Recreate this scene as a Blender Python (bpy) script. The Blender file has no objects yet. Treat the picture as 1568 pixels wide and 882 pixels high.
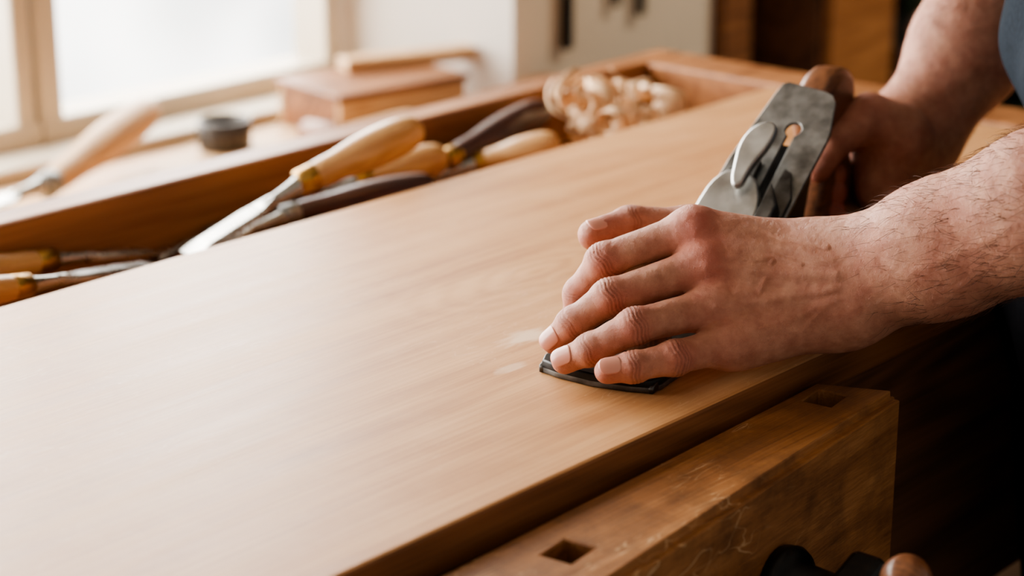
import bpy, bmesh, math, random
import numpy as np
from mathutils import Vector, Matrix, Euler
random.seed(7); np.random.seed(7)
scene=bpy.context.scene
COL=scene.collection

# ------------------------------------------------------------------ helpers
def lin(r,g,b):
    f=lambda c:(c/255)/12.92 if c<=10 else ((c/255+.055)/1.055)**2.4
    return (f(r),f(g),f(b),1)
def nt(name):
    m=bpy.data.materials.new(name); m.use_nodes=True
    n=m.node_tree; b=n.nodes['Principled BSDF']; return m,n,b
def add(n,t,**k):
    x=n.nodes.new(t)
    for a,v in k.items(): setattr(x,a,v)
    return x
def wood(name,c1,c2,c3=None,axis=0,scale=1.0,rough=.45,bump=.08,figure=.35,scratch=None,spec=.5,coat=0,scuff=None,patches=(),arch=None):
    m,n,b=nt(name); L=n.links
    tc=add(n,'ShaderNodeTexCoord')
    def mp(s):
        v=[s[1]]*3; v[axis]=s[0]
        q=add(n,'ShaderNodeMapping'); q.inputs['Scale'].default_value=[a*scale for a in v]
        L.new(tc.outputs['Object'],q.inputs['Vector']); return q
    def math_(op,a,b_=None,c=None):
        x=add(n,'ShaderNodeMath',operation=op)
        for i,v in enumerate((a,b_,c)):
            if v is None: continue
            if hasattr(v,'is_linked') or hasattr(v,'links'): L.new(v,x.inputs[i])
            else: x.inputs[i].default_value=v
        return x.outputs[0]
    m1=mp((1.6,34)); n1=add(n,'ShaderNodeTexNoise'); n1.inputs['Scale'].default_value=1.6; n1.inputs['Detail'].default_value=6; n1.inputs['Distortion'].default_value=.5
    L.new(m1.outputs[0],n1.inputs['Vector'])
    m2=mp((9,420)); n2=add(n,'ShaderNodeTexNoise'); n2.inputs['Scale'].default_value=1; n2.inputs['Detail'].default_value=3
    L.new(m2.outputs[0],n2.inputs['Vector'])
    m3=mp((1.1,5)); wv=add(n,'ShaderNodeTexNoise'); wv.inputs['Scale'].default_value=1.3; wv.inputs['Detail'].default_value=1
    L.new(m3.outputs[0],wv.inputs['Vector'])
    sn=math_('SINE',math_('MULTIPLY',wv.outputs[0],70))
    mr=add(n,'ShaderNodeMapRange'); mr.inputs[1].default_value=-1; mr.inputs[2].default_value=1; mr.inputs[3].default_value=-.5*figure; mr.inputs[4].default_value=.5*figure
    L.new(sn,mr.inputs[0])
    a1=math_('ADD',n1.outputs[0],mr.outputs[0])
    s2=math_('MULTIPLY_ADD',n2.outputs[0],.6,-.3)
    a2=math_('ADD',a1,s2)
    if arch:   # cathedral (arched) grain around a point
        (cx,cy),(sx,sy),amp,reach=arch
        q=add(n,'ShaderNodeMapping'); q.inputs['Location'].default_value=(-cx*sx,-cy*sy,0); q.inputs['Scale'].default_value=(sx,sy,0); L.new(tc.outputs['Object'],q.inputs['Vector'])
        nz=add(n,'ShaderNodeTexNoise'); nz.inputs['Scale'].default_value=1.2; L.new(q.outputs[0],nz.inputs['Vector'])
        ln=add(n,'ShaderNodeVectorMath',operation='LENGTH'); L.new(q.outputs[0],ln.inputs[0])
        rr0=math_('ADD',ln.outputs['Value'],math_('MULTIPLY',nz.outputs[0],.7))
        s=math_('SINE',math_('MULTIPLY',rr0,14))
        fa=add(n,'ShaderNodeMapRange'); fa.inputs[1].default_value=reach*.3; fa.inputs[2].default_value=reach; fa.inputs[3].default_value=amp; fa.inputs[4].default_value=0; L.new(ln.outputs['Value'],fa.inputs[0])
        a2=math_('ADD',a2,math_('MULTIPLY',s,fa.outputs[0]))
    cr=add(n,'ShaderNodeValToRGB'); cr.color_ramp.elements[0].position=.15; cr.color_ramp.elements[0].color=c2
    cr.color_ramp.elements[1].position=.8; cr.color_ramp.elements[1].color=c1
    if c3: e=cr.color_ramp.elements.new(.5); e.color=c3
    L.new(a2,cr.inputs[0])
    col=cr.outputs[0]
    if scratch:
        sc_col,amount,ss,lo_,hi_=scratch
        g=add(n,'ShaderNodeTexNoise'); g.inputs['Scale'].default_value=ss; g.inputs['Detail'].default_value=8; g.inputs['Roughness'].default_value=.7
        L.new(tc.outputs['Object'],g.inputs['Vector'])
        r=add(n,'ShaderNodeValToRGB'); r.color_ramp.elements[0].position=lo_; r.color_ramp.elements[1].position=hi_
        L.new(g.outputs[0],r.inputs[0])
        am=math_('MULTIPLY',r.outputs[0],amount)
        mx=add(n,'ShaderNodeMixRGB'); mx.inputs[2].default_value=sc_col; L.new(am,mx.inputs[0]); L.new(col,mx.inputs[1]); col=mx.outputs[0]
    for (cx,cy),(sx,sy),pc,pa in patches:   # scraped / worn patches
        q=add(n,'ShaderNodeMapping'); q.inputs['Location'].default_value=(-cx/sx,-cy/sy,0); q.inputs['Scale'].default_value=(1/sx,1/sy,0); L.new(tc.outputs['Object'],q.inputs['Vector'])
        ln=add(n,'ShaderNodeVectorMath',operation='LENGTH'); L.new(q.outputs[0],ln.inputs[0])
        q2=add(n,'ShaderNodeMapping'); q2.inputs['Scale'].default_value=(60,220,1); q2.inputs['Rotation'].default_value=(0,0,.3); L.new(tc.outputs['Object'],q2.inputs['Vector'])
        nz=add(n,'ShaderNodeTexNoise'); nz.inputs['Scale'].default_value=1; nz.inputs['Detail'].default_value=4; L.new(q2.outputs[0],nz.inputs['Vector'])
        t=math_('ADD',ln.outputs['Value'],math_('MULTIPLY',nz.outputs[0],1.3))
        fa=add(n,'ShaderNodeMapRange'); fa.inputs[1].default_value=1.0; fa.inputs[2].default_value=1.45; fa.inputs[3].default_value=pa; fa.inputs[4].default_value=0; L.new(t,fa.inputs[0])
        mx=add(n,'ShaderNodeMixRGB'); mx.inputs[2].default_value=pc; L.new(fa.outputs[0],mx.inputs[0]); L.new(col,mx.inputs[1]); col=mx.outputs[0]
    if scuff:
        for rot,amt in ((.5,scuff[1]),(2.0,scuff[1]*.8)):
            q=add(n,'ShaderNodeMapping'); q.inputs['Rotation'].default_value=(0,0,rot); q.inputs['Scale'].default_value=(8,60,20); L.new(tc.outputs['Object'],q.inputs['Vector'])
            v=add(n,'ShaderNodeTexNoise'); v.inputs['Scale'].default_value=1.; v.inputs['Detail'].default_value=2; v.inputs['Distortion'].default_value=1.5; L.new(q.outputs[0],v.inputs['Vector'])
            ab=math_('ABSOLUTE',math_('SUBTRACT',v.outputs[0],.5))
            mrr=add(n,'ShaderNodeMapRange'); mrr.inputs[1].default_value=0; mrr.inputs[2].default_value=.008; mrr.inputs[3].default_value=amt; mrr.inputs[4].default_value=0; L.new(ab,mrr.inputs[0])
            gg=add(n,'ShaderNodeTexNoise'); gg.inputs['Scale'].default_value=11; L.new(tc.outputs['Object'],gg.inputs['Vector'])
            gm=add(n,'ShaderNodeMapRange'); gm.inputs[1].default_value=.50; gm.inputs[2].default_value=.60; L.new(gg.outputs[0],gm.inputs[0])
            ml=math_('MULTIPLY',mrr.outputs[0],gm.outputs[0])
            mx=add(n,'ShaderNodeMixRGB'); mx.inputs[2].default_value=scuff[0]; L.new(ml,mx.inputs[0]); L.new(col,mx.inputs[1]); col=mx.outputs[0]
    L.new(col,b.inputs['Base Color'])
    rr=add(n,'ShaderNodeMapRange'); rr.inputs[3].default_value=rough-.07; rr.inputs[4].default_value=rough+.1; L.new(n1.outputs[0],rr.inputs[0]); L.new(rr.outputs[0],b.inputs['Roughness'])
    bp=add(n,'ShaderNodeBump'); bp.inputs['Strength'].default_value=bump; bp.inputs['Distance'].default_value=.001
    L.new(n2.outputs[0],bp.inputs['Height']); L.new(bp.outputs[0],b.inputs['Normal'])
    b.inputs['Specular IOR Level'].default_value=spec
    b.inputs['Coat Weight'].default_value=coat; b.inputs['Coat Roughness'].default_value=.3
    return m
def plain(name,c,rough=.6,metal=0,noise=.12,nscale=20,bump=.0,c2=None,spec=.5):
    m,n,b=nt(name); L=n.links
    tc=add(n,'ShaderNodeTexCoord'); g=add(n,'ShaderNodeTexNoise'); g.inputs['Scale'].default_value=nscale; g.inputs['Detail'].default_value=6
    L.new(tc.outputs['Object'],g.inputs['Vector'])
    r=add(n,'ShaderNodeValToRGB'); r.color_ramp.elements[0].position=.3; r.color_ramp.elements[1].position=.7
    d=c2 if c2 else tuple([v*(1-noise*2) for v in c[:3]]+[1])
    r.color_ramp.elements[0].color=d; r.color_ramp.elements[1].color=c
    L.new(g.outputs[0],r.inputs[0]); L.new(r.outputs[0],b.inputs['Base Color'])
    b.inputs['Metallic'].default_value=metal; b.inputs['Specular IOR Level'].default_value=spec
    rr=add(n,'ShaderNodeMapRange'); rr.inputs[3].default_value=max(.05,rough-.1); rr.inputs[4].default_value=rough+.1; L.new(g.outputs[0],rr.inputs[0]); L.new(rr.outputs[0],b.inputs['Roughness'])
    if bump:
        bp=add(n,'ShaderNodeBump'); bp.inputs['Strength'].default_value=bump; bp.inputs['Distance'].default_value=.002; L.new(g.outputs[0],bp.inputs['Height']); L.new(bp.outputs[0],b.inputs['Normal'])
    return m

def empty(name,loc=(0,0,0),rot=(0,0,0)):
    e=bpy.data.objects.new(name,None); e.location=loc; e.rotation_euler=rot; e.empty_display_size=.05; COL.objects.link(e); return e
def obj(name,me,mat=None,parent=None,matrix=None,smooth=False):
    o=bpy.data.objects.new(name,me); COL.objects.link(o)
    if mat: me.materials.clear(); me.materials.append(mat)
    if parent: o.parent=parent
    if matrix is not None: o.matrix_basis=matrix
    if smooth:
        me.polygons.foreach_set('use_smooth',[True]*len(me.polygons))
    return o
def bev(o,w,s=2):
    m=o.modifiers.new('bevel','BEVEL'); m.width=w; m.segments=s; m.limit_method='ANGLE'; m.angle_limit=math.radians(40)
    return o
def box(name,x0,x1,y0,y1,z0,z1,mat,parent=None,b=.002,matrix=None):
    c=Vector(((x0+x1)/2,(y0+y1)/2,(z0+z1)/2)); me=bpy.data.meshes.new(name); bm=bmesh.new()
    bmesh.ops.create_cube(bm,size=1); bmesh.ops.scale(bm,vec=(x1-x0,y1-y0,z1-z0),verts=bm.verts); 
    bm.to_mesh(me); bm.free()
    M_=Matrix.Translation(c)
    if matrix is not None: M_=matrix@M_
    o=obj(name,me,mat,parent,M_)
    if b: bev(o,b)
    return o
def prism_mesh(name,pts,z0,z1):
    me=bpy.data.meshes.new(name); bm=bmesh.new()
    lo=[bm.verts.new((x,y,z0)) for x,y in pts]; hi=[bm.verts.new((x,y,z1)) for x,y in pts]
    bm.faces.new(lo[::-1]); bm.faces.new(hi); k=len(pts)
    for i in range(k): bm.faces.new((lo[i],lo[(i+1)%k],hi[(i+1)%k],hi[i]))
    bmesh.ops.recalc_face_normals(bm,faces=bm.faces)
    return me,bm
def prism(name,pts,z0,z1,mat,parent=None,b=.002):
    me,bm=prism_mesh(name,pts,z0,z1)
    bm.to_mesh(me); bm.free(); o=obj(name,me,mat,parent)
    if b: bev(o,b)
    return o
def lathe(name,prof,mat,parent=None,matrix=None,seg=32,sq=None):
    """profile [(x,r)] spun about local X"""
    me=bpy.data.meshes.new(name); bm=bmesh.new(); rings=[]
    for x,r in prof:
        rings.append([bm.verts.new((x,max(r,1e-5)*math.cos(2*math.pi*i/seg)*(sq or 1),max(r,1e-5)*math.sin(2*math.pi*i/seg))) for i in range(seg)])
    for a,b_ in zip(rings,rings[1:]):
        for i in range(seg): bm.faces.new((a[i],a[(i+1)%seg],b_[(i+1)%seg],b_[i]))
    bm.faces.new(rings[0][::-1]); bm.faces.new(rings[-1])
    bmesh.ops.recalc_face_normals(bm,faces=bm.faces)
    bm.to_mesh(me); bm.free(); o=obj(name,me,mat,parent,matrix,smooth=True)
    return o
def smoothprof(pts,n=6):
    out=[]
    P=[pts[0]]+pts+[pts[-1]]
    for i in range(1,len(P)-2):
        p0,p1,p2,p3=[np.array(P[j],float) for j in (i-1,i,i+1,i+2)]
        for k in range(n):
            t=k/n; out.append(tuple(.5*((2*p1)+(-p0+p2)*t+(2*p0-5*p1+4*p2-p3)*t*t+(-p0+3*p1-3*p2+p3)*t**3)))
    out.append(tuple(pts[-1])); return out
def plate(name,loops,th,mat,parent=None,matrix=None,bevel=.0005,smooth=False):
    cu=bpy.data.curves.new(name,'CURVE'); cu.dimensions='2D'; cu.fill_mode='BOTH'; cu.extrude=th/2-bevel; cu.bevel_depth=bevel; cu.bevel_resolution=2
    for lp in loops:
        s=cu.splines.new('POLY'); s.points.add(len(lp)-1); s.use_cyclic_u=True
        for pt,(x,y) in zip(s.points,lp): pt.co=(x,y,0,1)
    t=bpy.data.objects.new('t',cu); COL.objects.link(t); bpy.context.view_layer.update()
    dg=bpy.context.evaluated_depsgraph_get(); me=bpy.data.meshes.new_from_object(t.evaluated_get(dg)); bpy.data.objects.remove(t); bpy.data.curves.remove(cu)
    me.name=name
    return obj(name,me,mat,parent,matrix,smooth)
def frame(o,x,up=(0,0,1)):
    X=Vector(x).normalized(); U=Vector(up); Y=U.cross(X).normalized(); Z=X.cross(Y)
    m=Matrix((X,Y,Z)).transposed().to_4x4(); m.translation=Vector(o); return m

# ------------------------------------------------------------------ materials
M_board=wood('beech_board',lin(218,168,118),lin(176,122,78),lin(200,147,98),scale=1,rough=.40,bump=.06,figure=.12,scratch=(lin(228,184,140),.35,14,.45,.8),spec=.38,scuff=(lin(240,206,170),.30),
   patches=[((.050,-.066),(.030,.013),lin(240,212,180),.8),((.005,-.095),(.018,.007),lin(240,212,180),.5),((-.16,-.10),(.03,.006),lin(160,104,66),.35),((-.30,-.02),(.05,.004),lin(166,110,70),.35)],arch=((.152,.012),(16,44),.11,2.8))
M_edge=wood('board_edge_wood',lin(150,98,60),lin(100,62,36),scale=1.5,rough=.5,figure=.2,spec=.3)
M_bench=wood('bench_wood',lin(150,100,62),lin(92,56,34),scale=1.3,rough=.5,figure=.3)
M_slab=wood('bench_slab_wood',lin(128,84,54),lin(76,48,32),scale=1.3,rough=.55,figure=.3)
M_rail=wood('tray_wood',lin(180,124,78),lin(122,74,42),scale=1.3,rough=.45,figure=.2)
M_dark=wood('old_dark_wood',lin(126,84,56),lin(74,48,32),scale=1.2,rough=.6,figure=.3)
M_jaw=wood('worn_jaw_wood',lin(176,124,78),lin(114,74,44),lin(150,101,61),scale=1.6,rough=.42,bump=.25,figure=.10,scratch=(lin(76,48,30),.75,20,.46,.72),scuff=(lin(226,190,146),.75),spec=.35)
M_pale=wood('pale_wood',lin(214,178,136),lin(170,128,86),scale=3,rough=.5,figure=.3)
M_handle=wood('boxwood_handle',lin(218,172,116),lin(176,124,74),scale=4,rough=.34,figure=.2,coat=.25)
M_rose=wood('rosewood_handle',lin(84,48,38),lin(42,24,19),scale=4,rough=.3,figure=.3,coat=.3)
M_tote=wood('tote_wood',lin(146,94,60),lin(90,54,34),scale=5,rough=.38,figure=.2,coat=.2)
M_steel=plain('worn_steel',lin(168,168,165),.45,1,nscale=70,c2=lin(104,103,100),bump=.12)
M_blade=plain('blade_steel',lin(200,198,192),.27,1,nscale=40,c2=lin(156,154,148))
M_lever=plain('lever_cap_nickel',lin(204,203,198),.42,1,nscale=60,c2=lin(158,156,151),bump=.05)
M_iron=plain('aged_iron',lin(120,118,114),.45,1,nscale=70,c2=lin(66,63,60),bump=.2)
M_black=plain('japanned_iron',lin(46,44,42),.4,.7,nscale=60,c2=lin(24,23,22))
M_brass=plain('brass',lin(190,150,90),.35,1,nscale=40)
M_frame=plain('window_paint',lin(200,186,164),.5,noise=.06,nscale=8)
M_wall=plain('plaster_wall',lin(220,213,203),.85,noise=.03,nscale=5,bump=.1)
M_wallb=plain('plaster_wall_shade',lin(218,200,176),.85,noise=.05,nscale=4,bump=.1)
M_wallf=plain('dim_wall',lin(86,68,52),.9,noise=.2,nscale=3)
M_floor=wood('floor_planks',lin(92,70,52),lin(56,42,32),scale=.6,rough=.6)
M_ceil=plain('ceiling_paint',lin(200,192,180),.9,noise=.03)
M_shav=wood('shaving_wood',lin(240,208,168),lin(214,170,126),scale=6,rough=.55,figure=.2)
M_green=plain('machine_green_paint',lin(84,104,78),.45,noise=.15,nscale=10)
M_shirt=plain('denim_shirt',lin(44,50,57),.85,noise=.2,nscale=300,bump=.2,spec=.02)
M_trous=plain('dark_trousers',lin(22,22,25),.85,noise=.2,nscale=200,bump=.2,spec=.02)
M_cup=plain('dark_tin',lin(84,80,76),.4,.6)

# ------------------------------------------------------------------ room
rx0,rx1,ry0,ry1=-2.6,4.2,-2.4,1.22
box('floor',rx0,rx1,ry0,1.6,-.06,0,M_floor,b=0)
box('ceiling',rx0,rx1,ry0,1.7,2.7,2.76,M_ceil,b=0)
wb=empty('wall_window_side')
for i,(a,b_,c,d) in enumerate([(-2.6,-1.35,0,2.7),(-1.35,.905,0,.735),(-1.35,.905,1.78,2.7),(.890,1.02,0,2.7)]):
    box('wall_panel_%d'%i,a,b_,1.22,1.29,c,d,M_wall,wb,b=0)
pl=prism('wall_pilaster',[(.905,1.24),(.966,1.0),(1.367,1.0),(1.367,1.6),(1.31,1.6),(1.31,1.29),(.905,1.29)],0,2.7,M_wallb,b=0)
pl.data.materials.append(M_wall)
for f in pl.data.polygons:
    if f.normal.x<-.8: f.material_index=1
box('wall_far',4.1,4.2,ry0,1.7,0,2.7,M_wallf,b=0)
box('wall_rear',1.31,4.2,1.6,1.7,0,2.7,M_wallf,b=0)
def window(name,x0,x1,z0=.785,z1=1.78,y=1.225,munt=False):
    e=empty(name)
    f=.03
    box('sash_bottom',x0-f,x1+f,y-.012,y+.05,z0-.045,z0,M_frame,e,b=.004)
    box('sash_top',x0-f,x1+f,y-.012,y+.05,z1-.05,z1,M_frame,e,b=.004)
    box('sash_left',x0-f,x0,y-.010,y+.05,z0-.045,z1,M_frame,e,b=.004)
    box('sash_right',x1,x1+.024,y-.010,y+.05,z0-.045,z1,M_frame,e,b=.004)
    return e
window('window_1',.473,.866)
window('window_2',-.36,.412)
window('window_3',-1.32,-.42)
box('window_sill',-1.35,.905,1.15,1.213,.7455,.760,M_frame,b=.004)
# glowing backdrop, added to stand for the bright outdoors behind the window
m,n,b=nt('outdoor_glow'); L=n.links; tc=add(n,'ShaderNodeTexCoord'); g=add(n,'ShaderNodeTexNoise'); g.inputs['Scale'].default_value=1.1; g.inputs['Detail'].default_value=2; L.new(tc.outputs['Object'],g.inputs['Vector'])
r=add(n,'ShaderNodeValToRGB'); r.color_ramp.elements[0].position=.35; r.color_ramp.elements[1].position=.6; r.color_ramp.elements[0].color=(.50,.50,.48,1); r.color_ramp.elements[1].color=(1,.98,.94,1)
L.new(g.outputs[0],r.inputs[0]); L.new(r.outputs[0],b.inputs['Base Color']); L.new(r.outputs[0],b.inputs['Emission Color']); b.inputs['Emission Strength'].default_value=4
box('outdoor_glow_backdrop',-4,7,4.3,4.4,-3,4,m,b=0)

# ------------------------------------------------------------------ workbench
wbench=empty('workbench')
box('bench_slab',-.78,.675,.004,.432,.80,.8745,M_slab,wbench)
box('tray_floor',-.78,.68,.432,.58,.835,.848,M_rail,wbench,b=0)
box('tray_back_rail',-.80,.735,.575,.606,.79,.902,M_rail,wbench,b=.003)
box('bench_end_rail',.675,.735,.0,.5745,.79,.902,M_rail,wbench,b=.003)
box('bench_apron',-.70,.70,.012,.04,.66,.80,M_dark,wbench)
for i,(x,y) in enumerate([(.27,.02),(.27,.46),(-.62,.02),(-.62,.46)]):
    box('leg_%d'%i,x,x+.085,y,y+.085,0,.80,M_dark,wbench,b=.004)
box('stretcher_front',-.54,.27,.04,.08,.16,.26,M_dark,wbench)
box('stretcher_back',-.54,.27,.48,.52,.16,.26,M_dark,wbench)
box('stretcher_side',.29,.33,.105,.46,.20,.30,M_dark,wbench)
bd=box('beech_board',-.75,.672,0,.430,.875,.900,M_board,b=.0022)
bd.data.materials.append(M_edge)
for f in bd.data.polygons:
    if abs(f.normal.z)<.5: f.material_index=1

# front vise jaw
vise=empty('bench_vise',(0,0,0))
def jawmesh():
    me,bm=prism_mesh('jaw',[(.092,-.0008),(.1145,-.048),(-.50,-.110),(-.50,-.020)],.776,.887)
    bmesh.ops.bevel(bm,geom=[e for e in bm.edges],offset=.005,segments=4,affect='EDGES')
    bm.to_mesh(me); bm.free(); return me
jaw=obj('jaw_block',jawmesh(),M_jaw,vise)
cuts=[]
for cx,cy,ang in [(-.178,-.043,8),(.072,-.022,8),(-.40,-.06,8)]:
    cme=bpy.data.meshes.new('c'); bm=bmesh.new(); bmesh.ops.create_cube(bm,size=1); bmesh.ops.scale(bm,vec=(.0215,.0175,.05),verts=bm.verts); bm.to_mesh(cme); bm.free()
    c=obj('c',cme,M_dark,vise,Matrix.Translation((cx,cy,.88))@Matrix.Rotation(math.radians(ang),4,'Z')); cuts.append(c)
    mo=jaw.modifiers.new('b','BOOLEAN'); mo.object=c; mo.operation='DIFFERENCE'; mo.solver='EXACT'
bpy.context.view_layer.update(); dg=bpy.context.evaluated_depsgraph_get()
nm=bpy.data.meshes.new_from_object(jaw.evaluated_get(dg)); jaw.modifiers.clear(); jaw.data=nm
for c in cuts: bpy.data.objects.remove(c)
nm.materials.clear(); nm.materials.append(M_jaw)
bev(jaw,.0008,1)
lathe('screw_boss',[(0,.022),(.006,.023),(.010,.021),(.012,.016),(.045,.015),(.047,.020),(.062,.021),(.064,.018)],M_black,vise,frame((-.030,-.0635,.822),(0,-1,0)))
box('handle_bracket',-.028,.024,-.010,.010,-.012,.012,M_black,vise,.004,Matrix.Translation((-.040,-.113,.834))@Matrix.Rotation(math.radians(-20),4,'Y'))
bs=Vector((-.040,-.118,.832)); bb=Vector((-.052,-.152,.861)); bdv=(bb-bs).normalized()
lathe('tommy_bar',[(0,.005),(.13,.005)],M_black,vise,frame(bb-bdv*.13,bdv))
lathe('bar_ball',smoothprof([(-.013,.0),(-.012,.006),(-.006,.0115),(0,.0128),(.006,.0115),(.012,.005),(.013,0)]),M_tote,vise,frame(bb,bdv))

# ------------------------------------------------------------------ hand plane
hp=empty('hand_plane',(-.026,.067,.9003),(0,0,math.radians(11.5)))
hw=.036
def arc(cx,cy,r,a0,a1,n): return [(cx+r*math.cos(math.radians(a0+(a1-a0)*i/n)),cy+r*math.sin(math.radians(a0+(a1-a0)*i/n))) for i in range(n+1)]
toe=[(.012,hw),(.004,hw-.003),(.0005,hw*.6),(-.002,0),(.0005,-hw*.6),(.004,-hw+.003),(.012,-hw)]
sole=[(.36,hw)]+toe+[(.36,-hw),(.385,-hw+.006),(.40,0),(.385,hw-.006)]
plate('sole',[sole],.0045,M_iron,hp,Matrix.Translation((0,0,.0023)),.0008)
inner=[(x*0.93+.005,y*.91) for x,y in toe]
plate('toe_rim',[[(.03,hw)]+toe+[(.03,-hw),(.03,-hw*.91)]+inner[::-1]+[(.03,hw*.91)]],.005,M_black,hp,Matrix.Translation((0,0,.0055)),.001)
cheek=smoothprof([(.004,.004),(.03,.010),(.07,.014),(.10,.030),(.135,.046),(.18,.046),(.22,.034),(.26,.018),(.32,.010),(.38,.006)],5)+[(.38,.001),(.004,.001)]
for sgn in (1,-1):
    plate('cheek_%s'%('l' if sgn<0 else 'r'),[cheek],.0038,M_iron,hp,Matrix.Translation((0,sgn*(hw-.0019),0))@Matrix.Rotation(math.radians(90),4,'X'),.0008)
lathe('front_knob',smoothprof([(0,.017),(.006,.016),(.016,.009),(.026,.010),(.036,.016),(.046,.017),(.052,.011),(.054,0)]),M_tote,hp,frame((.062,0,.006),(0,0,1),(1,0,0)))
th=math.radians(40); c_,s_=math.cos(th),math.sin(th)
plate('frog',[[(.165,.004),(.235,.004),(.262,.075),(.250,.082),(.170,.012)]],.044,M_black,hp,Matrix.Rotation(math.radians(90),4,'X'),.001)
IR=Matrix(((0,c_,-s_,.145),(-1,0,0,-.002),(0,s_,c_,.006),(0,0,0,1)))@Matrix.Rotation(math.radians(-4.5),4,'Z')@Matrix.Translation((-.006,.005,0))
key=arc(.006,.131,.0060,-60,240,14)+[(.0028,.07),(.0092,.07)]
iron=[(-.030,0),(.027,0),(.0295,.08),(.0305,.126),(.0300,.134),(.0240,.157),(.0200,.1620),(.014,.1638),(-.0125,.1660),(-.0155,.1640),(-.0175,.155),(-.0255,.10)]
plate('plane_iron',[iron,key],.0028,M_steel,hp,IR@Matrix.Translation((0,0,.0014)),.0005)
plate('cap_iron',[[(-.0255,.003),(.0265,.003),(.0275,.078),(.020,.096),(.0155,.098),(.0145,.07),(-.003,.07),(-.003,.100),(-.014,.100),(-.0215,.088)]],.003,M_iron,hp,IR@Matrix.Translation((0,0,.0045)),.0006)
lever=smoothprof([(-.0255,.008),(.012,.008),(.013,.04),(.0120,.062),(.006,.076),(-.001,.084),(-.010,.086),(-.018,.083),(-.0240,.070),(-.0255,.04)],3)
plate('lever_cap',[lever],.006,M_lever,hp,IR@Matrix.Translation((0,0,.009)),.0018)
cam_=[(-.0075,.078),(-.0095,.087),(-.0115,.097),(-.0110,.107),(-.007,.115),(-.001,.1185),(.0035,.1165),(.0045,.110),(.0030,.100),(.0005,.091),(-.0010,.082),(-.0015,.074),(-.0045,.072)]
plate('cam_lever',[smoothprof(cam_+[cam_[0]],4)[:-1]],.006,M_lever,hp,IR@Matrix.Translation((0,0,.0140))@Matrix.Rotation(math.radians(3),4,'X'),.0018)
plate('lever_rib',[[(.0155,.012),(.0235,.012),(.0235,.066),(.0165,.076)]],.009,M_iron,hp,IR@Matrix.Translation((0,0,.0095)),.002)
tote=smoothprof([(.283,.004),(.300,.020),(.314,.042),(.316,.064),(.309,.084),(.311,.099),(.324,.109),(.340,.111),(.350,.106),(.353,.096),(.348,.084),(.348,.062),(.362,.036),(.388,.016),(.392,.004)],5)
plate('rear_tote',[tote],.025,M_tote,hp,Matrix.Rotation(math.radians(90),4,'X'),.0065,smooth=True)

# ------------------------------------------------------------------ chisels
def chisel(name,tip,ferr,end,mat,r=.0155,w=.02,fer=M_brass,parent=None):
    e=empty(name,ferr); d=(Vector(end)-Vector(ferr)); Lh=d.length; B=(Vector(ferr)-Vector(tip)).length if tip is not None else .1
    m=frame((0,0,0),d)
    s=Lh/.13
    lathe('handle',smoothprof([(0,r*.62),(.012*s,r*.72),(.03*s,r*.78),(.06*s,r*.98),(.09*s,r*1.02),(.112*s,r*.9),(.124*s,r*.62),(.130*s,.0)],5),mat,e,m)
    lathe('ferrule',[(-.012,r*.5),(-.011,r*.66),(.004,r*.68),(.005,r*.6)],fer,e,m)
    if tip is not None:
        db=(Vector(ferr)-Vector(tip)); mb=frame((0,0,0),db)
        lathe('tang',smoothprof([(-.045,r*.30),(-.03,r*.32),(-.016,r*.42),(-.010,r*.52)],4),M_blade,e,mb)
        me=bpy.data.meshes.new('blade'); bm=bmesh.new(); hw_=w/2; t=.0022
        prof=[(-.036,hw_*.35,t*1.4),(-.05,hw_*.85,t),(-.06,hw_,t),(-(B-.016),hw_,t*.8),(-B,hw_,.0001)]
        rings=[]
        for x,h,q in prof:
            rings.append([bm.verts.new(v) for v in ((x,-h,-t*.8),(x,h,-t*.8),(x,h*.99,-t*.8+q*1.1),(x,h*.7,-t*.8+q*1.9 if q>.001 else -t*.8+q),(x,-h*.7,-t*.8+q*1.9 if q>.001 else -t*.8+q),(x,-h*.99,-t*.8+q*1.1))])
        for a,b_ in zip(rings,rings[1:]):
            for i in range(6): bm.faces.new((a[i],a[(i+1)%6],b_[(i+1)%6],b_[i]))
        bm.faces.new(rings[0]); bm.faces.new(rings[-1][::-1]); bmesh.ops.recalc_face_normals(bm,faces=bm.faces)
        bm.to_mesh(me); bm.free(); obj('blade',me,M_blade,e,mb)
    return e
chisel('bench_chisel',(.061,.517,.866),(.168,.499,.904),(.260,.470,.932),M_handle,r=.0150,w=.024)
chisel('bench_chisel',(.16,.555,.862),(.275,.550,.872),(.352,.532,.880),M_handle,r=.0145,w=.018)
chisel('bench_chisel',(.085,.540,.856),(.181,.534,.867),(.300,.494,.874),M_rose,r=.0125,w=.014,fer=M_steel)
chisel('bench_chisel',(.25,.545,.855),(.363,.535,.876),(.500,.548,.892),M_rose,r=.0150,w=.018)
chisel('bench_chisel',(.30,.548,.858),(.385,.522,.870),(.430,.474,.886),M_handle,r=.0135,w=.012)
chisel('bench_chisel',(.066,.555,.860),(-.034,.563,.872),(-.14,.567,.878),M_handle,r=.0130,w=.016)
chisel('bench_chisel',(.040,.523,.863),(-.090,.514,.877),(-.19,.505,.890),M_handle,r=.0130,w=.016)
chisel('bench_chisel',(.21,.45,.853),(.10,.462,.860),(.02,.475,.862),M_rose,r=.010,w=.012,fer=M_steel)
chisel('bench_chisel',(.05,.556,.853),(.13,.562,.858),(.22,.560,.862),M_rose,r=.010,w=.012,fer=M_steel)

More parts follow.
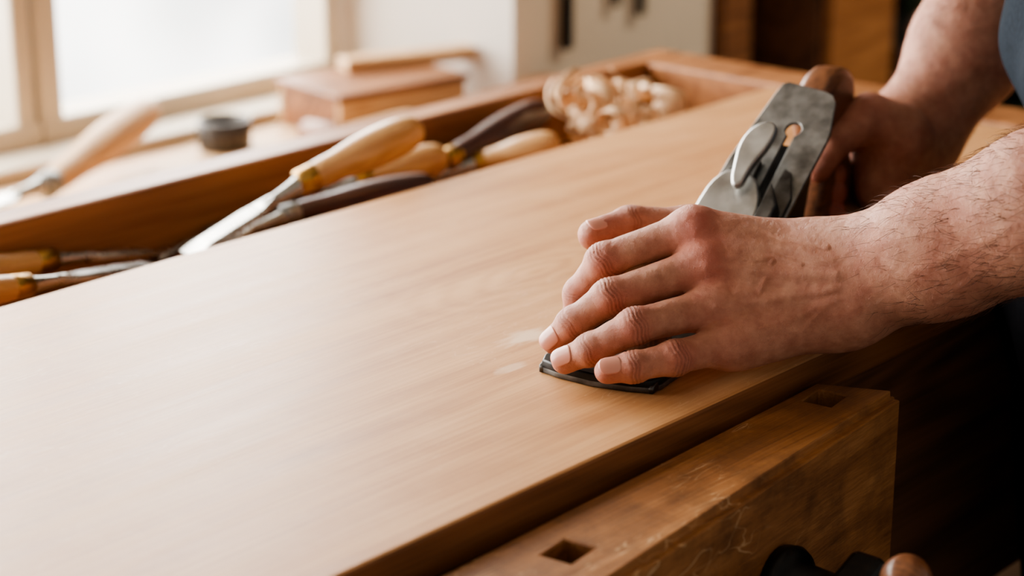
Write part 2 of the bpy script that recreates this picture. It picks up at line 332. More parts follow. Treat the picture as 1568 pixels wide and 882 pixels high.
# wood shavings
def shavings():
    me=bpy.data.meshes.new('wood_shavings'); bm=bmesh.new()
    for i in range(34):
        cx=.52+.12*random.random(); cy=.445+.10*random.random(); cz=.870+.02*random.random()
        if i<21: cx=.480+.085*random.random(); cz=.878+.032*random.random()
        r0=.004+.007*random.random(); r1=.010+.013*random.random(); turns=.6+.9*random.random(); w=.008+.009*random.random(); drift=random.uniform(-.032,.032)
        rot=Euler((random.uniform(-1.4,1.4),random.uniform(-1.2,1.2),random.uniform(0,6.28))).to_matrix(); N=40; pr=None; ph=random.random()*6
        for k in range(N+1):
            t=k/N; a=t*turns*2*math.pi; r=(r0+(r1-r0)*t)*(1+.16*math.sin(a*1.7+ph))
            c=Vector((drift*t,r*math.cos(a),r*math.sin(a)))
            tw=.5*math.sin(a+ph); row=[]
            for q in (-.5,-.17,.17,.5):
                rad=Vector((0,math.cos(a),math.sin(a)))
                row.append(bm.verts.new(Vector((cx,cy,cz))+rot@(c+(Vector((math.cos(tw),0,0))+rad*math.sin(tw))*w*q*(1-.5*t*t))))
            if pr:
                for j in range(3): bm.faces.new((pr[j],pr[j+1],row[j+1],row[j]))
            pr=row
    bm.to_mesh(me); bm.free(); o=obj('wood_shavings',me,M_shav,smooth=True)
    s=o.modifiers.new('s','SOLIDIFY'); s.thickness=.0004
shavings()

# ------------------------------------------------------------------ window table and its clutter
wt=empty('window_table')
box('table_top',-1.3,1.0,.66,1.15,.715,.745,M_pale,wt,b=.003)
for i,(x,y) in enumerate([(-1.2,.70),(.88,.70),(-1.2,1.08),(.88,1.08)]): box('leg_%d'%i,x,x+.06,y,y+.06,0,.715,M_pale,wt)
chisel('framing_chisel',(.16,1.05,.752),(.322,1.040,.772),(.53,1.13,.800),M_pale,r=.020,w=.034,fer=M_steel)
def block(name,c,size,rz,mat,b=.003):
    return box(name,-size[0]/2,size[0]/2,-size[1]/2,size[1]/2,0,size[2],mat,None,b,Matrix.Translation(c)@Matrix.Rotation(math.radians(rz),4,'Z'))
bx=empty('wooden_box',(.80,1.07,.745),(0,0,math.radians(-8)))
box('box_front',-.09,.09,-.06,-.052,0,.045,M_pale,bx); box('box_back',-.09,.09,.052,.06,0,.045,M_pale,bx)
box('box_left',-.09,-.082,-.052,.052,0,.045,M_bench,bx); box('box_right',.082,.09,-.052,.052,0,.045,M_pale,bx)
box('box_bottom',-.082,.082,-.052,.052,0,.006,M_pale,bx,b=0); box('box_lid',-.094,.094,-.064,.064,.045,.053,M_bench,bx)
block('timber_offcut',(.90,.95,.745),(.22,.05,.035),6,M_bench)
block('timber_offcut',(.87,1.08,.7985),(.17,.03,.016),-20,M_pale)
block('timber_plank',(.50,1.00,.745),(.34,.065,.010),7,M_pale)
block('timber_plank',(.46,.93,.745),(.40,.05,.010),-2,M_bench)
block('timber_plank',(.54,.85,.745),(.5,.07,.012),2,M_bench)
ml=empty('wooden_mallet',(.63,.965,.773),(0,0,math.radians(-100)))
lathe('mallet_handle',smoothprof([(0,.009),(.05,.010),(.12,.012),(.13,.009)]),M_pale,ml,frame((0,0,0),(-.2,1,-.03)))
lathe('mallet_head',[(-.035,.010),(-.033,.015),(.0,.016),(.033,.015),(.035,.010)],M_bench,ml,frame((0,0,0),(1,.2,0)))
tn=empty('tin_cup',(.60,1.10,.745))
lathe('cup_body',[(0,.028),(.002,.029),(.032,.030),(.033,.028),(.031,.027),(.004,.026)],M_cup,tn,frame((0,0,0),(0,0,1),(1,0,0)))

# tools hung on pilaster
def rasp(name,x,z,L_,w):
    e=empty(name,(x,.99,z)); box('blade',-w/2,w/2,-.003,.003,0,L_,M_black,e); lathe('handle',smoothprof([(0,w*.45),(.03,w*.7),(.08,w*.6),(.10,w*.4)]),M_rose,e,frame((0,0,L_),(0,0,1),(1,0,0)))
rasp('hanging_rasp',1.055,.80,.25,.018); rasp('hanging_file',1.20,.822,.22,.014); rasp('hanging_file',1.15,.840,.2,.012)

# dim workshop beyond
box('door_post',1.37,1.43,.98,1.06,0,2.7,M_bench)
cb=empty('tool_cabinet',(1.62,1.02,0))
box('cabinet_body',-.12,.06,-.1,.25,0,1.9,M_dark,cb); box('cabinet_door',-.11,.05,-.115,-.1,.1,1.8,M_rail,cb)
mc=empty('bandsaw_machine',(2.00,.98,0))
box('machine_base',-.20,.2,-.2,.2,0,.62,M_green,mc,b=.02); box('machine_table',-.2,.25,-.25,.2,.66,.69,M_iron,mc)
box('machine_column',.05,.2,-.05,.15,.62,1.7,M_green,mc,b=.02); box('machine_neck',-.15,.05,.0,.1,.62,.66,M_black,mc)
lathe('wheel_housing',[(0,.2),(.01,.22),(.12,.22),(.13,.2)],M_green,mc,frame((.12,.08,1.5),(0,-1,0)))
sv=empty('storage_shelf',(2.7,.75,0))
for i,z in enumerate((.3,.55,.85,1.2,1.6)): box('shelf_%d'%i,-.3,.6,-.3,.2,z,z+.025,M_dark,sv)
for i,x in enumerate((-.3,.58)): box('upright_%d'%i,x,x+.03,-.3,.2,0,1.8,M_dark,sv)
for i in range(8): box('crate_%d'%i,-.25+.1*i,-.18+.1*i,-.25,0,(.325,.575,.875)[i%3],(.325,.575,.875)[i%3]+.1+.02*(i%4),[M_dark,M_green,M_black,M_bench][i%4],sv)
lp_=empty('fill_lamp',(2.0,.1,2.15))  # unseen lamp, added to brighten the dark far workshop
lathe('fill_lamp_shade',[(0,.03),(.03,.04),(.12,.15),(.121,.145),(.03,.03)],M_green,lp_,frame((0,0,.05),(0,0,-1),(1,0,0)))
lathe('fill_lamp_cord',[(0,.004),(.50,.004)],M_black,lp_,frame((0,0,.05),(0,0,1),(1,0,0)))
pd=bpy.data.lights.new('fill_spot','SPOT'); pd.energy=70; pd.color=(1,.88,.72); pd.spot_size=math.radians(95); pd.spot_blend=.6; pd.shadow_soft_size=.06
po=bpy.data.objects.new('fill_light',pd); COL.objects.link(po); po.parent=lp_; po.location=(0,0,-.08); po.rotation_euler=(math.radians(28),0,0)

# ------------------------------------------------------------------ SDF figure modelling
def V(*a): return np.array(a,dtype=np.float32)
def rc(P,a,b,ra,rb,n=None,f=1.0):
    a=np.asarray(a,np.float32); b=np.asarray(b,np.float32); ba=b-a
    t=np.clip((P-a)@ba/max(float(ba@ba),1e-12),0,1)
    q=P-a-t[:,None]*ba
    if n is not None:
        n=np.asarray(n,np.float32); qn=q@n; q2=(q*q).sum(1)+qn*qn*(f*f-1); d=np.sqrt(q2)-(ra+(rb-ra)*t); return d/(1+.5*(f-1))
    return np.sqrt((q*q).sum(1))-(ra+(rb-ra)*t)
def smin(a,b,k):
    h=np.maximum(k-np.abs(a-b),0)/k
    return np.minimum(a,b)-h*h*k*.25
def nets(v,org,h):
    nx,ny,nz=v.shape; s=v<0; acc=np.zeros((nx-1,ny-1,nz-1,3),np.float32); cnt=np.zeros((nx-1,ny-1,nz-1),np.float32)
    for ax in range(3):
        o1,o2=[q for q in range(3) if q!=ax]
        for i in (0,1):
            for j in (0,1):
                sa=[None]*3; sb=[None]*3
                sa[ax]=slice(0,-1); sb[ax]=slice(1,None)
                for o,q in ((o1,i),(o2,j)):
                    sl=slice(q,v.shape[o]-1+q); sa[o]=sl; sb[o]=sl
                A=v[tuple(sa)]; B=v[tuple(sb)]; c=(A<0)!=(B<0)
                t=np.where(c,A/np.where(c,A-B,1),0)
                acc[...,ax]+=t; acc[...,o1]+=c*i; acc[...,o2]+=c*j; cnt+=c
    act=cnt>0; idx=-np.ones(act.shape,np.int64); idx[act]=np.arange(act.sum())
    g=np.argwhere(act).astype(np.float32); verts=(g+acc[act]/cnt[act][:,None])*h+org
    quads=[]
    for ax,(o1,o2) in ((0,(1,2)),(1,(2,0)),(2,(0,1))):
        sa=[slice(1,-1)]*3; sb=[slice(1,-1)]*3; sa[ax]=slice(0,-1); sb[ax]=slice(1,None)
        A=s[tuple(sa)]; B=s[tuple(sb)]
        e=np.argwhere(A!=B)
        if len(e)==0: continue
        ins=A[tuple(e.T)]
        base=e.copy(); base[:,o1]+=1; base[:,o2]+=1
        def cell(d1,d2):
            q=base.copy(); q[:,o1]+=d1; q[:,o2]+=d2; return idx[tuple(q.T)]
        c0,c1,c2,c3=cell(-1,-1),cell(0,-1),cell(0,0),cell(-1,0)
        q=np.stack([c0,c1,c2,c3],1); q[~ins]=q[~ins][:,::-1]; quads.append(q)
    return verts,np.concatenate(quads)
def sdf_mesh(name,f,lo,hi,h,fine=None,sub=1):
    lo=np.array(lo,np.float32); hi=np.array(hi,np.float32); n=(np.ceil((hi-lo)/h/4).astype(int))*4
    ax=[lo[i]+np.arange(n[i])*h for i in range(3)]
    G=np.stack(np.meshgrid(*ax,indexing='ij'),-1).astype(np.float32)
    co=f(G[::4,::4,::4].reshape(-1,3)).reshape([q//4 for q in n])
    up=co.repeat(4,0).repeat(4,1).repeat(4,2).astype(np.float32); mk=np.abs(up)<9*h
    up[mk]=f(G[mk])
    v,q=nets(up,lo,h)
    me=bpy.data.meshes.new(name); me.from_pydata(v.tolist(),[],q.tolist()); me.update()
    if sub:
        t=bpy.data.objects.new('t',me); COL.objects.link(t); m=t.modifiers.new('s','SUBSURF'); m.levels=sub
        bpy.context.view_layer.update(); me2=bpy.data.meshes.new_from_object(t.evaluated_get(bpy.context.evaluated_depsgraph_get())); bpy.data.objects.remove(t); bpy.data.meshes.remove(me); me=me2; me.name=name
    g=fine or f
    P=np.zeros(len(me.vertices)*3,np.float32); me.vertices.foreach_get('co',P); P=P.reshape(-1,3)
    e=h*.3
    for it in range(3):
        d=g(P); gr=np.stack([(g(P+V(*(e if i==j else 0 for j in range(3))))-g(P-V(*(e if i==j else 0 for j in range(3)))))/(2*e) for i in range(3)],1)
        l2=np.maximum((gr*gr).sum(1),.3); P=P-np.clip(d/l2,-h,h)[:,None]*gr*.9
    me.vertices.foreach_set('co',P.ravel()); me.update()
    me.polygons.foreach_set('use_smooth',[True]*len(me.polygons))
    return me,P
e1=V(.661,-.750,0); e3=V(.7133,.6286,-.309)
e2=np.cross(e1,e3).astype(np.float32); e2=e2 if e2[2]>0 else -e2; e2/=np.linalg.norm(e2)
def off(p,a=0,b=0,c=0): return (np.asarray(p,np.float32)+e1*a*1e-3+e2*b*1e-3+e3*c*1e-3).astype(np.float32)
W=V(.0963,-.0189,.9491)
I=[V(.0537,.0591,.9740),V(.0152,.0930,.9574),V(.0106,.1068,.9360),V(.0088,.1090,.9201)]
Md=[V(.0443,.0442,.9575),V(-.0042,.0724,.9451),V(-.0177,.0881,.9297),V(-.0214,.0991,.9176)]
Rg=[V(.0339,.0296,.9393),V(-.0156,.0462,.9368),V(-.0314,.0640,.9235),V(-.0365,.0783,.9150)]
Pk=[V(.0256,.0148,.9226),V(-.0112,.0218,.9232),V(-.0308,.0347,.9202),V(-.0407,.0449,.9182)]
T=[V(.104,.031,.949),V(.094,.090,.960),V(.066,.114,.964),V(.042,.123,.961)]
F1=off(V(.111,-.067,.976),0,-1,0); F2=off(V(.128,-.119,1.006),0,-2,0); EL=off(V(.190,-.212,1.058),0,-3,0)
FR={'i':(I,(.0114,.0106,.0094,.0080)),'m':(Md,(.0114,.0106,.0092,.0080)),'r':(Rg,(.0110,.0102,.0090,.0078)),'p':(Pk,(.0102,.0095,.0084,.0074))}
TR=(.016,.0125,.0108,.0092)
wrs=[off(W,-5,14,7),off(W,-3,5,1),off(W,-3,-6,-1),off(W,-4,-15,2)]
def chain(P,pts,rad,k=.004):
    d=None
    for i in range(len(pts)-1):
        s=rc(P,pts[i],pts[i+1],rad[i]*(1 if i==0 else .95),rad[i+1]*.95)
        d=s if d is None else smin(d,s,k)
        if i>0: d=smin(d,rc(P,pts[i],pts[i],rad[i]*.99,rad[i]*.99),.003)
    return d
def armaxis(a,b): d=(b-a); return d/np.linalg.norm(d)
nW=e3-armaxis(W,F1)*(e3@armaxis(W,F1)); nW/=np.linalg.norm(nW)
tend=[(0,off(I[0],4,0,-8.5)),(1,off(Md[0],4,0,-8.5)),(2,off(Rg[0],4,0,-8.5)),(3,off(Pk[0],4,0,-7.5))]
def left_f(P):
    pal=None
    M0=[I[0],Md[0],Rg[0],Pk[0]]
    for i in range(4):
        s=rc(P,wrs[i],M0[i],.0145,(.0125,.0125,.0120,.0112)[i]); pal=s if pal is None else smin(pal,s,.012)
    pal=smin(pal,rc(P,off(W,-8,2,12),off(Md[0],6,-4,13),.017,.013),.014)
    pal=smin(pal,rc(P,off(W,-14,-18,6),off(Pk[0],8,-1,8),.0155,.0115),.014)
    pal=smin(pal,rc(P,off(W,-12,10,20),off(I[0],16,-5,26),.017,.014),.016)
    for i,q in tend:
        c=off(M0[i],0,0,-2.8); rr_=(.0112,.0114,.0102,.0094)[i]; pal=smin(pal,rc(P,c,c,rr_,rr_),.006)
    fa=rc(P,W,F1,.0300,.0335,nW,1.40); fb=rc(P,F1,F2,.0335,.0385,nW,1.22); fc=rc(P,F2,EL,.0385,.045,nW,1.08)
    fore=smin(smin(fa,fb,.02),fc,.02)
    fore=smin(fore,rc(P,off(W,6,-15,-8),off(W,6,-15,-8),.012,.012),.012)
    body=smin(pal,fore,.026)
    res=None
    for k in 'imrp':
        pts,rad=FR[k]; d=smin(body,chain(P,pts,rad),.009); res=d if res is None else smin(res,d,.0012)
    th_=smin(rc(P,T[0],T[1],TR[0],TR[1]),smin(rc(P,T[1],T[2],TR[1],TR[2]),rc(P,T[2],T[3],TR[2],TR[3]),.004),.008)
    res=smin(res,smin(body,th_,.012),.0015)
    return res
def dl(p): q=np.asarray(p)-W; return (float(q@e1)*1e3,float(q@e2)*1e3)
iM,mM,rM,pM=dl(I[0]),dl(Md[0]),dl(Rg[0]),dl(Pk[0])
ridges=[
 ([iM,(iM[0]*.55,iM[1]*.6+4),(-14,12)],.0011,.0036),([mM,(mM[0]*.5,mM[1]*.5+1),(-12,4)],.0011,.0034),([rM,(rM[0]*.5,rM[1]*.5-1),(-12,-4)],.0009,.0030),([pM,(pM[0]*.5,pM[1]*.55-2),(-12,-10)],.0006,.0030),
 ([(iM[0]+14,iM[1]+4),(iM[0]+24,iM[1]+6),(iM[0]+36,iM[1]+1),(iM[0]+48,iM[1]-5),(-16,19)],.0012,.0019),
 ([(4,19),(22,24),(48,32)],.0003,.0024),
 ([(mM[0]+14,mM[1]+6),(mM[0]+26,mM[1]+3),(mM[0]+38,mM[1]+6),(mM[0]+52,mM[1]+1)],.0008,.0018),
 ([(24,4),(50,16),(85,36)],.0003,.0024),
 ([(rM[0]+12,rM[1]+8),(rM[0]+24,rM[1]+6),(mM[0]+38,mM[1]+6)],.0006,.0017),
 ([(pM[0]+12,pM[1]+8),(pM[0]+24,pM[1]+10),(pM[0]+42,pM[1]+7),(-16,-12)],.0006,.0017)]
def segd(x,y,a,b):
    ax_,ay=a; bx_,by=b; dx,dy=bx_-ax_,by-ay; t=np.clip(((x-ax_)*dx+(y-ay)*dy)/(dx*dx+dy*dy+1e-9),0,1)
    return np.hypot(x-ax_-t*dx,y-ay-t*dy)
def ridge_h(P):
    q=P-W; x=q@e1*1e3; y=q@e2*1e3; z=q@e3*1e3; mask=1/(1+np.exp(np.clip((z+2+0*x)/2.5,-30,30)))
    h=np.zeros(len(P),np.float32)
    for pts,A,w in ridges:
        d=None
        for a,b_ in zip(pts,pts[1:]):
            s=segd(x,y,a,b_); d=s if d is None else np.minimum(d,s)
        h=np.maximum(h,A*np.exp(-(d*1e-3/w)**2))
    return h*mask
def crease_d(P,fr):
    out=np.zeros(len(P),np.float32)
    for pts in fr:
        for j in (1,2):
            Jt=pts[j]; a=armaxis(pts[j-1],pts[j]); b_=armaxis(pts[j],pts[j+1]); ax=a+b_; ax/=np.linalg.norm(ax)
            q=P-Jt; t=q@ax; r=np.sqrt((q*q).sum(1)); near=np.exp(-(np.maximum(r-.010,0)/.004)**2)
            wig=.0007*np.sin((q@np.cross(ax,e3).astype(np.float32))*550+j)
            for o_,A in (((-.0044,.00030),(-.0024,.00045),(-.0003,.00062),(.0020,.00045),(.0042,.00028)) if j==1 else ((-.0016,.00036),(.0003,.00045),(.0022,.0003))):
                out=out+A*np.exp(-((t-o_+wig)/.00055)**2)*near
    return out
def noise3(P,s):
    x,y,z=(P*s).T
    return (np.sin(x+1.3*np.sin(y*.9))*np.sin(y*1.1+1.1*np.sin(z))*np.sin(z*.95+1.2*np.sin(x*1.05)))
def left_fine(P):
    d=left_f(P)+crease_d(P,[I,Md,Rg,Pk,T])-ridge_h(P)
    d=d+.00022*noise3(P,170)+.00008*noise3(P,520)
    return d

def skin_mat():
    m,n,b=nt('skin'); L=n.links
    at=add(n,'ShaderNodeAttribute'); at.attribute_name='red'
    ac=add(n,'ShaderNodeAttribute'); ac.attribute_name='crease'
    tc=add(n,'ShaderNodeTexCoord')
    g=add(n,'ShaderNodeTexNoise'); g.inputs['Scale'].default_value=90; g.inputs['Detail'].default_value=8; g.inputs['Roughness'].default_value=.65; L.new(tc.outputs['Object'],g.inputs['Vector'])
    r=add(n,'ShaderNodeValToRGB'); r.color_ramp.elements[0].position=.32; r.color_ramp.elements[1].position=.68
    r.color_ramp.elements[0].color=lin(170,112,88); r.color_ramp.elements[1].color=lin(203,148,120); L.new(g.outputs[0],r.inputs[0])
    g2=add(n,'ShaderNodeTexNoise'); g2.inputs['Scale'].default_value=30; g2.inputs['Detail'].default_value=4; L.new(tc.outputs['Object'],g2.inputs['Vector'])
    mr=add(n,'ShaderNodeMapRange'); mr.inputs[1].default_value=.42; mr.inputs[2].default_value=.7; mr.inputs[3].default_value=0; mr.inputs[4].default_value=.24; L.new(g2.outputs[0],mr.inputs[0])
    ad=add(n,'ShaderNodeMath',operation='ADD',use_clamp=True); L.new(mr.outputs[0],ad.inputs[0]); L.new(at.outputs['Fac'],ad.inputs[1])
    mx=add(n,'ShaderNodeMixRGB'); mx.inputs[2].default_value=lin(188,98,82); L.new(ad.outputs[0],mx.inputs[0]); L.new(r.outputs[0],mx.inputs[1])
    m2=add(n,'ShaderNodeMixRGB'); m2.inputs[2].default_value=lin(112,52,38); L.new(ac.outputs['Fac'],m2.inputs[0]); L.new(mx.outputs[0],m2.inputs[1])
    L.new(m2.outputs[0],b.inputs['Base Color'])
    b.inputs['Roughness'].default_value=.46; b.inputs['Specular IOR Level'].default_value=.45
    b.inputs['Subsurface Weight'].default_value=.10; b.inputs['Subsurface Radius'].default_value=(.010,.0035,.0018); b.inputs['Subsurface Scale'].default_value=.3
    g3=add(n,'ShaderNodeTexNoise'); g3.inputs['Scale'].default_value=260; g3.inputs['Detail'].default_value=5; L.new(tc.outputs['Object'],g3.inputs['Vector'])
    mm=add(n,'ShaderNodeMixRGB'); mm.inputs[0].default_value=.02; L.new(tc.outputs['Object'],mm.inputs[1]); L.new(g3.outputs['Color'],mm.inputs[2])
    v=add(n,'ShaderNodeTexVoronoi'); v.feature='DISTANCE_TO_EDGE'; v.inputs['Scale'].default_value=600; L.new(mm.outputs[0],v.inputs['Vector'])
    b1=add(n,'ShaderNodeBump'); b1.inputs['Strength'].default_value=.6; b1.inputs['Distance'].default_value=.0008; L.new(v.outputs['Distance'],b1.inputs['Height'])
    b2=add(n,'ShaderNodeBump'); b2.inputs['Strength'].default_value=.6; b2.inputs['Distance'].default_value=.0013; L.new(g3.outputs[0],b2.inputs['Height']); L.new(b1.outputs[0],b2.inputs['Normal'])
    L.new(b2.outputs[0],b.inputs['Normal'])
    return m
M_skin=skin_mat()
mn,nn,bn=nt('fingernail'); bn.inputs['Base Color'].default_value=lin(208,146,126); bn.inputs['Roughness'].default_value=.30; bn.inputs['Subsurface Weight'].default_value=.1; bn.inputs['Subsurface Scale'].default_value=.003
M_nail=mn
person=empty('craftsman')
def fattr(me,name,r):
    A=me.attributes.new(name,'FLOAT','POINT'); A.data.foreach_set('value',np.clip(r,0,1).astype(np.float32))
def redattr(me,P,spots):
    r=np.zeros(len(P),np.float32)
    for c,s,a in spots: r+=a*.75*np.exp(-((P-c)**2).sum(1)/(s*s))
    fattr(me,'red',r)
lme,LP=sdf_mesh('left_hand_forearm',left_f,(-.065,-.235,.890),(.215,.145,1.075),.0017,left_fine,1)
spots=[(off(I[0],0,2,-10),.013,.6),(off(Md[0],0,0,-10),.014,.85),(off(Rg[0],0,0,-10),.012,.35),(off(Pk[0],0,0,-10),.012,.35)]
for k in 'imrp':
    pts=FR[k][0]; spots+=[(off(pts[1],0,0,-8),.010,.6),(off(pts[2],0,0,-6),.008,.4),(pts[3],.011,.6)]
spots+=[(T[3],.014,.5),(T[2],.012,.4)]
redattr(lme,LP,spots)
fattr(lme,'crease',crease_d(LP,[I,Md,Rg,Pk,T])/.0007*.75)
obj('left_hand_and_forearm',lme,M_skin,person)
def nail(name,pts,rad,n,j=3,w=.0056,L0=.0080,ovh=.0055):
    a=pts[j-1];b=pts[j]; ax=armaxis(a,b); n=np.asarray(n,float); n=n-ax*(n@ax); n/=np.linalg.norm(n); s=np.cross(ax,n); r=rad[j]*.95
    me=bpy.data.meshes.new(name); bm=bmesh.new(); rows=[]; NU,NV=14,12
    for i in range(NV+1):
        v=i/NV; row=[]
        for k in range(NU+1):
            u=-1+2*k/NU
            ends=math.sqrt(max(0,1-abs(u)**2.2)); vv=(-L0*(.45+.55*ends))*(1-v)+(ovh*(.25+.75*ends))*v-.001
            ang=u*w/r
            drop=0; rr_=r+.00055
            x=vv
            if x>0: drop=(x)**2*30
            p_=b+ax*x+(n*math.cos(ang)+s*math.sin(ang))*(rr_)-n*drop
            row.append(bm.verts.new(p_.tolist()))
        rows.append(row)
    for A,B in zip(rows,rows[1:]):
        for k in range(NU): bm.faces.new((A[k],A[k+1],B[k+1],B[k]))
    bmesh.ops.recalc_face_normals(bm,faces=bm.faces); bm.to_mesh(me); bm.free()
    o=obj(name,me,M_nail,person,smooth=True); so=o.modifiers.new('s','SOLIDIFY'); so.thickness=.0006; so.offset=0
nail('nail_middle',Md,FR['m'][1],-e3*.6+np.array([-.25,-.1,.6]))
nail('nail_ring',Rg,FR['r'][1],-e3*.6+np.array([-.25,-.1,.6]))
nail('nail_pinky',Pk,FR['p'][1],-e3*.6+np.array([-.15,-.1,.6]),w=.0050,L0=.0070)
nail('nail_index',I,FR['i'][1],-e3*.5+np.array([-.5,0,.3]))
nail('nail_thumb',T,TR,-e3*.3+np.array([-.2,0,.9]),w=.0060,L0=.0070,ovh=.0050)

# right hand gripping the tote
A0=V(.328,.146,1.005)
def RH(px,py,dz): 
    s=.447; return off(A0,(px-1275)*s+dz*.155,-(py-120)*s-dz*-.10,dz)
rW=V(.378,.112,.956); rE=V(.553,.090,1.130)
nR=e3-armaxis(rW,rE)*(e3@armaxis(rW,rE)); nR/=np.linalg.norm(nR)
rf=[]
for k,(py,r) in enumerate([(262,.0098),(290,.0100),(322,.0098),(348,.0088)]):
    rf.append(([RH(1385,py-45,30),RH(1300,py-28,55),RH(1228,py-8,28),RH(1240,py+2,-2),RH(1275,py+4,-12)],r))
rt=[RH(1375,200,-8),RH(1318,190,-22),RH(1272,222,-34),RH(1252,256,-38)]
def right_f(P):
    pal=rc(P,rW,RH(1370,200,25),.020,.016)
    pal=smin(pal,rc(P,rW,RH(1372,300,22),.020,.016),.02)
    pal=smin(pal,rc(P,RH(1345,215,5),RH(1350,290,5),.018,.018),.02)
    pal=smin(pal,rc(P,RH(1330,175,-10),RH(1380,220,-5),.014,.019),.02)
    mid=rW+(rE-rW)*.35; m2=rW+(rE-rW)*.7
    fo=smin(smin(rc(P,rW,mid,.029,.038,nR,1.3),rc(P,mid,m2,.038,.045,nR,1.15),.02),rc(P,m2,rE,.045,.047,nR,1.05),.02)
    body=smin(pal,fo,.026); res=None
    for pts,r in rf:
        c=None
        for a,b_ in zip(pts,pts[1:]):
            s=rc(P,a,b_,r,r*.96); c=s if c is None else smin(c,s,.004)
        d=smin(body,c,.008); res=d if res is None else smin(res,d,.0015)
    t=smin(smin(rc(P,rt[0],rt[1],.0165,.0130),rc(P,rt[1],rt[2],.0130,.0112),.005),rc(P,rt[2],rt[3],.0112,.0095),.004)
    return smin(res,smin(body,t,.012),.0015)
def right_fine(P): return right_f(P)+.0003*noise3(P,170)+crease_d(P,[rt])
rme,RP=sdf_mesh('right_hand_forearm',right_f,(.24,.03,.89),(.62,.21,1.19),.0024,right_fine,1)
redattr(rme,RP,[(rt[3],.014,.6),(rt[2],.014,.4),(rt[1],.014,.3)]+[(pts[4],.016,.5) for pts,r in rf]+[(pts[1],.014,.5) for pts,r in rf])
fattr(rme,'crease',crease_d(RP,[rt])/.0007*.7)
obj('right_hand_and_forearm',rme,M_skin,person)
nail('nail_right_thumb',[rt[0],rt[1],rt[2],rt[3]],(.0165,.013,.0112,.0095),-e3*.6+np.array([-.6,.1,.3]),w=.006)

# forearm hair
def hair(name,me,P,keep,axis,count,seed,L0=.011):
    rng=np.random.RandomState(seed); N=np.zeros(len(me.vertices)*3,np.float32); me.vertices.foreach_get('normal',N); N=N.reshape(-1,3)
    idx=np.where(keep)[0]; idx=rng.choice(idx,count,replace=False)
    cu=bpy.data.curves.new(name,'CURVE'); cu.dimensions='3D'; cu.bevel_depth=.00010; cu.bevel_resolution=0
    for i in idx:
        n_=N[i]; t=axis+rng.normal(0,.35,3); t=t-n_*(t@n_); t/=np.linalg.norm(t); L_=L0*rng.uniform(.5,1.2); s=cu.splines.new('POLY'); s.points.add(3)
        for k,pt in enumerate(s.points):
            u=k/3; q=P[i]+t*L_*u+n_*L_*(.55*u-.32*u*u); pt.co=(*q.tolist(),1); pt.radius=1-.75*u
    m,n,b=nt(name+'_mat'); b.inputs['Base Color'].default_value=lin(80,48,30); b.inputs['Roughness'].default_value=.5
    cu.materials.append(m); o=bpy.data.objects.new(name,cu); COL.objects.link(o); o.parent=person
ua=armaxis(W,EL); tl=(LP-W)@ua
prob=np.random.RandomState(3).rand(len(LP))
hair('left_arm_hair',lme,LP,(tl>.012)&(prob<np.clip((tl-.005)/.06,0,1)),-ua+V(0,0,.25),2800,1)
ur=armaxis(rW,rE); tr=(RP-rW)@ur
hair('right_arm_hair',rme,RP,(tr>.03),-ur+V(0,0,.2),1500,2,.012)

# shirt, trousers, upper arms
hip=V(.333,-.108,.93); ld=V(.8,.6,0); fd=V(-.6,.8,0); chest=hip+fd*.04+V(.02,-.02,.38)
shL=chest-ld*.17+V(0,0,.08); shR=chest+ld*.17+V(0,0,.08)
def shirt_f(P):
    hz=hip+V(0,0,.13)
    d=smin(rc(P,hz-ld*.06,chest-ld*.09,.098,.12),rc(P,hz+ld*.07,chest+ld*.09,.098,.12),.05)
    d=smin(d,rc(P,hz-ld*.06,hz+ld*.07,.098,.098),.03)
    d=smin(d,rc(P,shL,shR,.065,.065),.06); d=smin(d,rc(P,chest,chest+V(0,0,.17),.08,.055),.05)
    d=smin(d,rc(P,shL,shL+(EL-shL)*.72,.062,.060),.03); d=smin(d,rc(P,shR,shR+(rE-shR)*.7,.062,.062),.03)
    return d+.003*np.sin(P[:,2]*70+P[:,0]*40)*np.sin(P[:,1]*50)
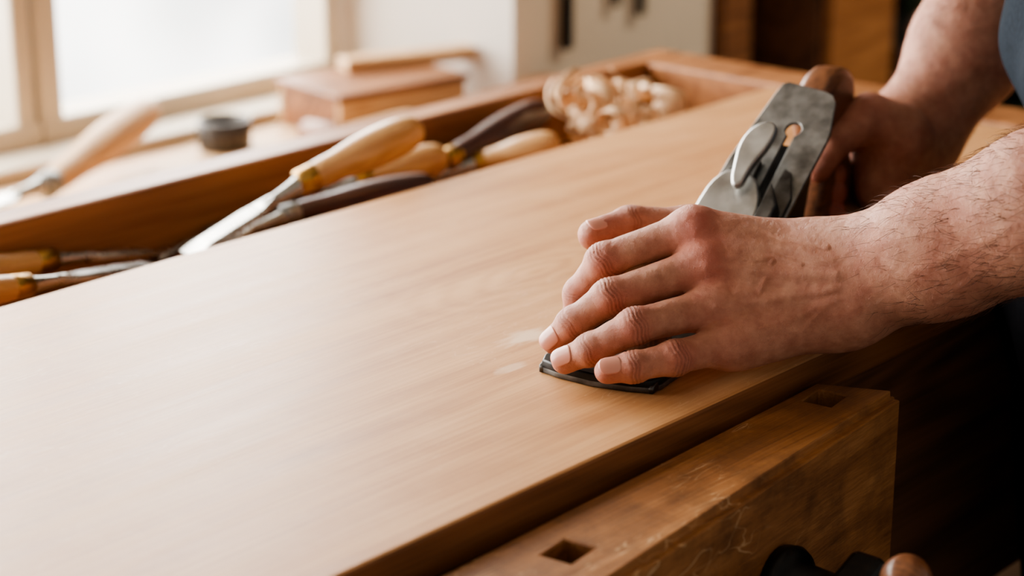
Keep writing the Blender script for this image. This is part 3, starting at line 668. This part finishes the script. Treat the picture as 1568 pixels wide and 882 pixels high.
sm,_=sdf_mesh('shirt',shirt_f,(.02,-.42,.78),(.80,.20,1.62),.009,None,1); obj('shirt',sm,M_shirt,person)
def upper_f(P):
    return np.minimum(rc(P,shL+(EL-shL)*.6,EL,.048,.045),rc(P,shR+(rE-shR)*.6,rE,.048,.046))
um,UPp=sdf_mesh('upper_arms',upper_f,(.08,-.34,.98),(.70,.20,1.38),.006,None,1); redattr(um,UPp,[]); fattr(um,'crease',np.zeros(len(UPp))); obj('upper_arms',um,M_skin,person)
def trous_f(P):
    hz=hip+V(0,0,-.02)
    d=rc(P,hz-ld*.06,hz+ld*.07,.106,.106)
    for s in (-1,1):
        kn=V(hip[0],hip[1],.50)+ld*.10*s-fd*.03; an=V(hip[0],hip[1],.06)+ld*.12*s-fd*.10*(1 if s>0 else -.2)
        d=smin(d,rc(P,hz+ld*.08*s,kn,.094,.070),.03); d=smin(d,rc(P,kn,an,.070,.058),.03)
    return d
tm,_=sdf_mesh('trousers',trous_f,(.05,-.38,.0),(.66,.14,1.08),.011,None,1); obj('trousers',tm,M_trous,person)

# ------------------------------------------------------------------ light
la=bpy.data.lights.new('window_daylight','AREA'); la.shape='RECTANGLE'; la.size=2.8; la.size_y=1.35; la.energy=165; la.color=(1,.985,.96)
lo=bpy.data.objects.new('window_daylight',la); COL.objects.link(lo); lo.location=(-.1,1.50,1.50); lo.rotation_euler=Euler((math.radians(-90),0,0))
w=bpy.data.worlds.new('world'); scene.world=w; w.use_nodes=True
w.node_tree.nodes['Background'].inputs[0].default_value=(1,.96,.91,1); w.node_tree.nodes['Background'].inputs[1].default_value=.50
try: scene.view_settings.look='AgX - Medium High Contrast'
except Exception: pass

# ------------------------------------------------------------------ camera
cd=bpy.data.cameras.new('camera'); cam=bpy.data.objects.new('camera',cd); COL.objects.link(cam)
cd.lens=3200/1568*36; cd.sensor_width=36; cd.clip_start=.02
cam.location=(-.8705,-.618,1.31); cam.rotation_euler=(math.radians(72),0,math.radians(41.4-90))
cd.dof.use_dof=True; cd.dof.focus_distance=1.16; cd.dof.aperture_fstop=5.0
scene.camera=cam
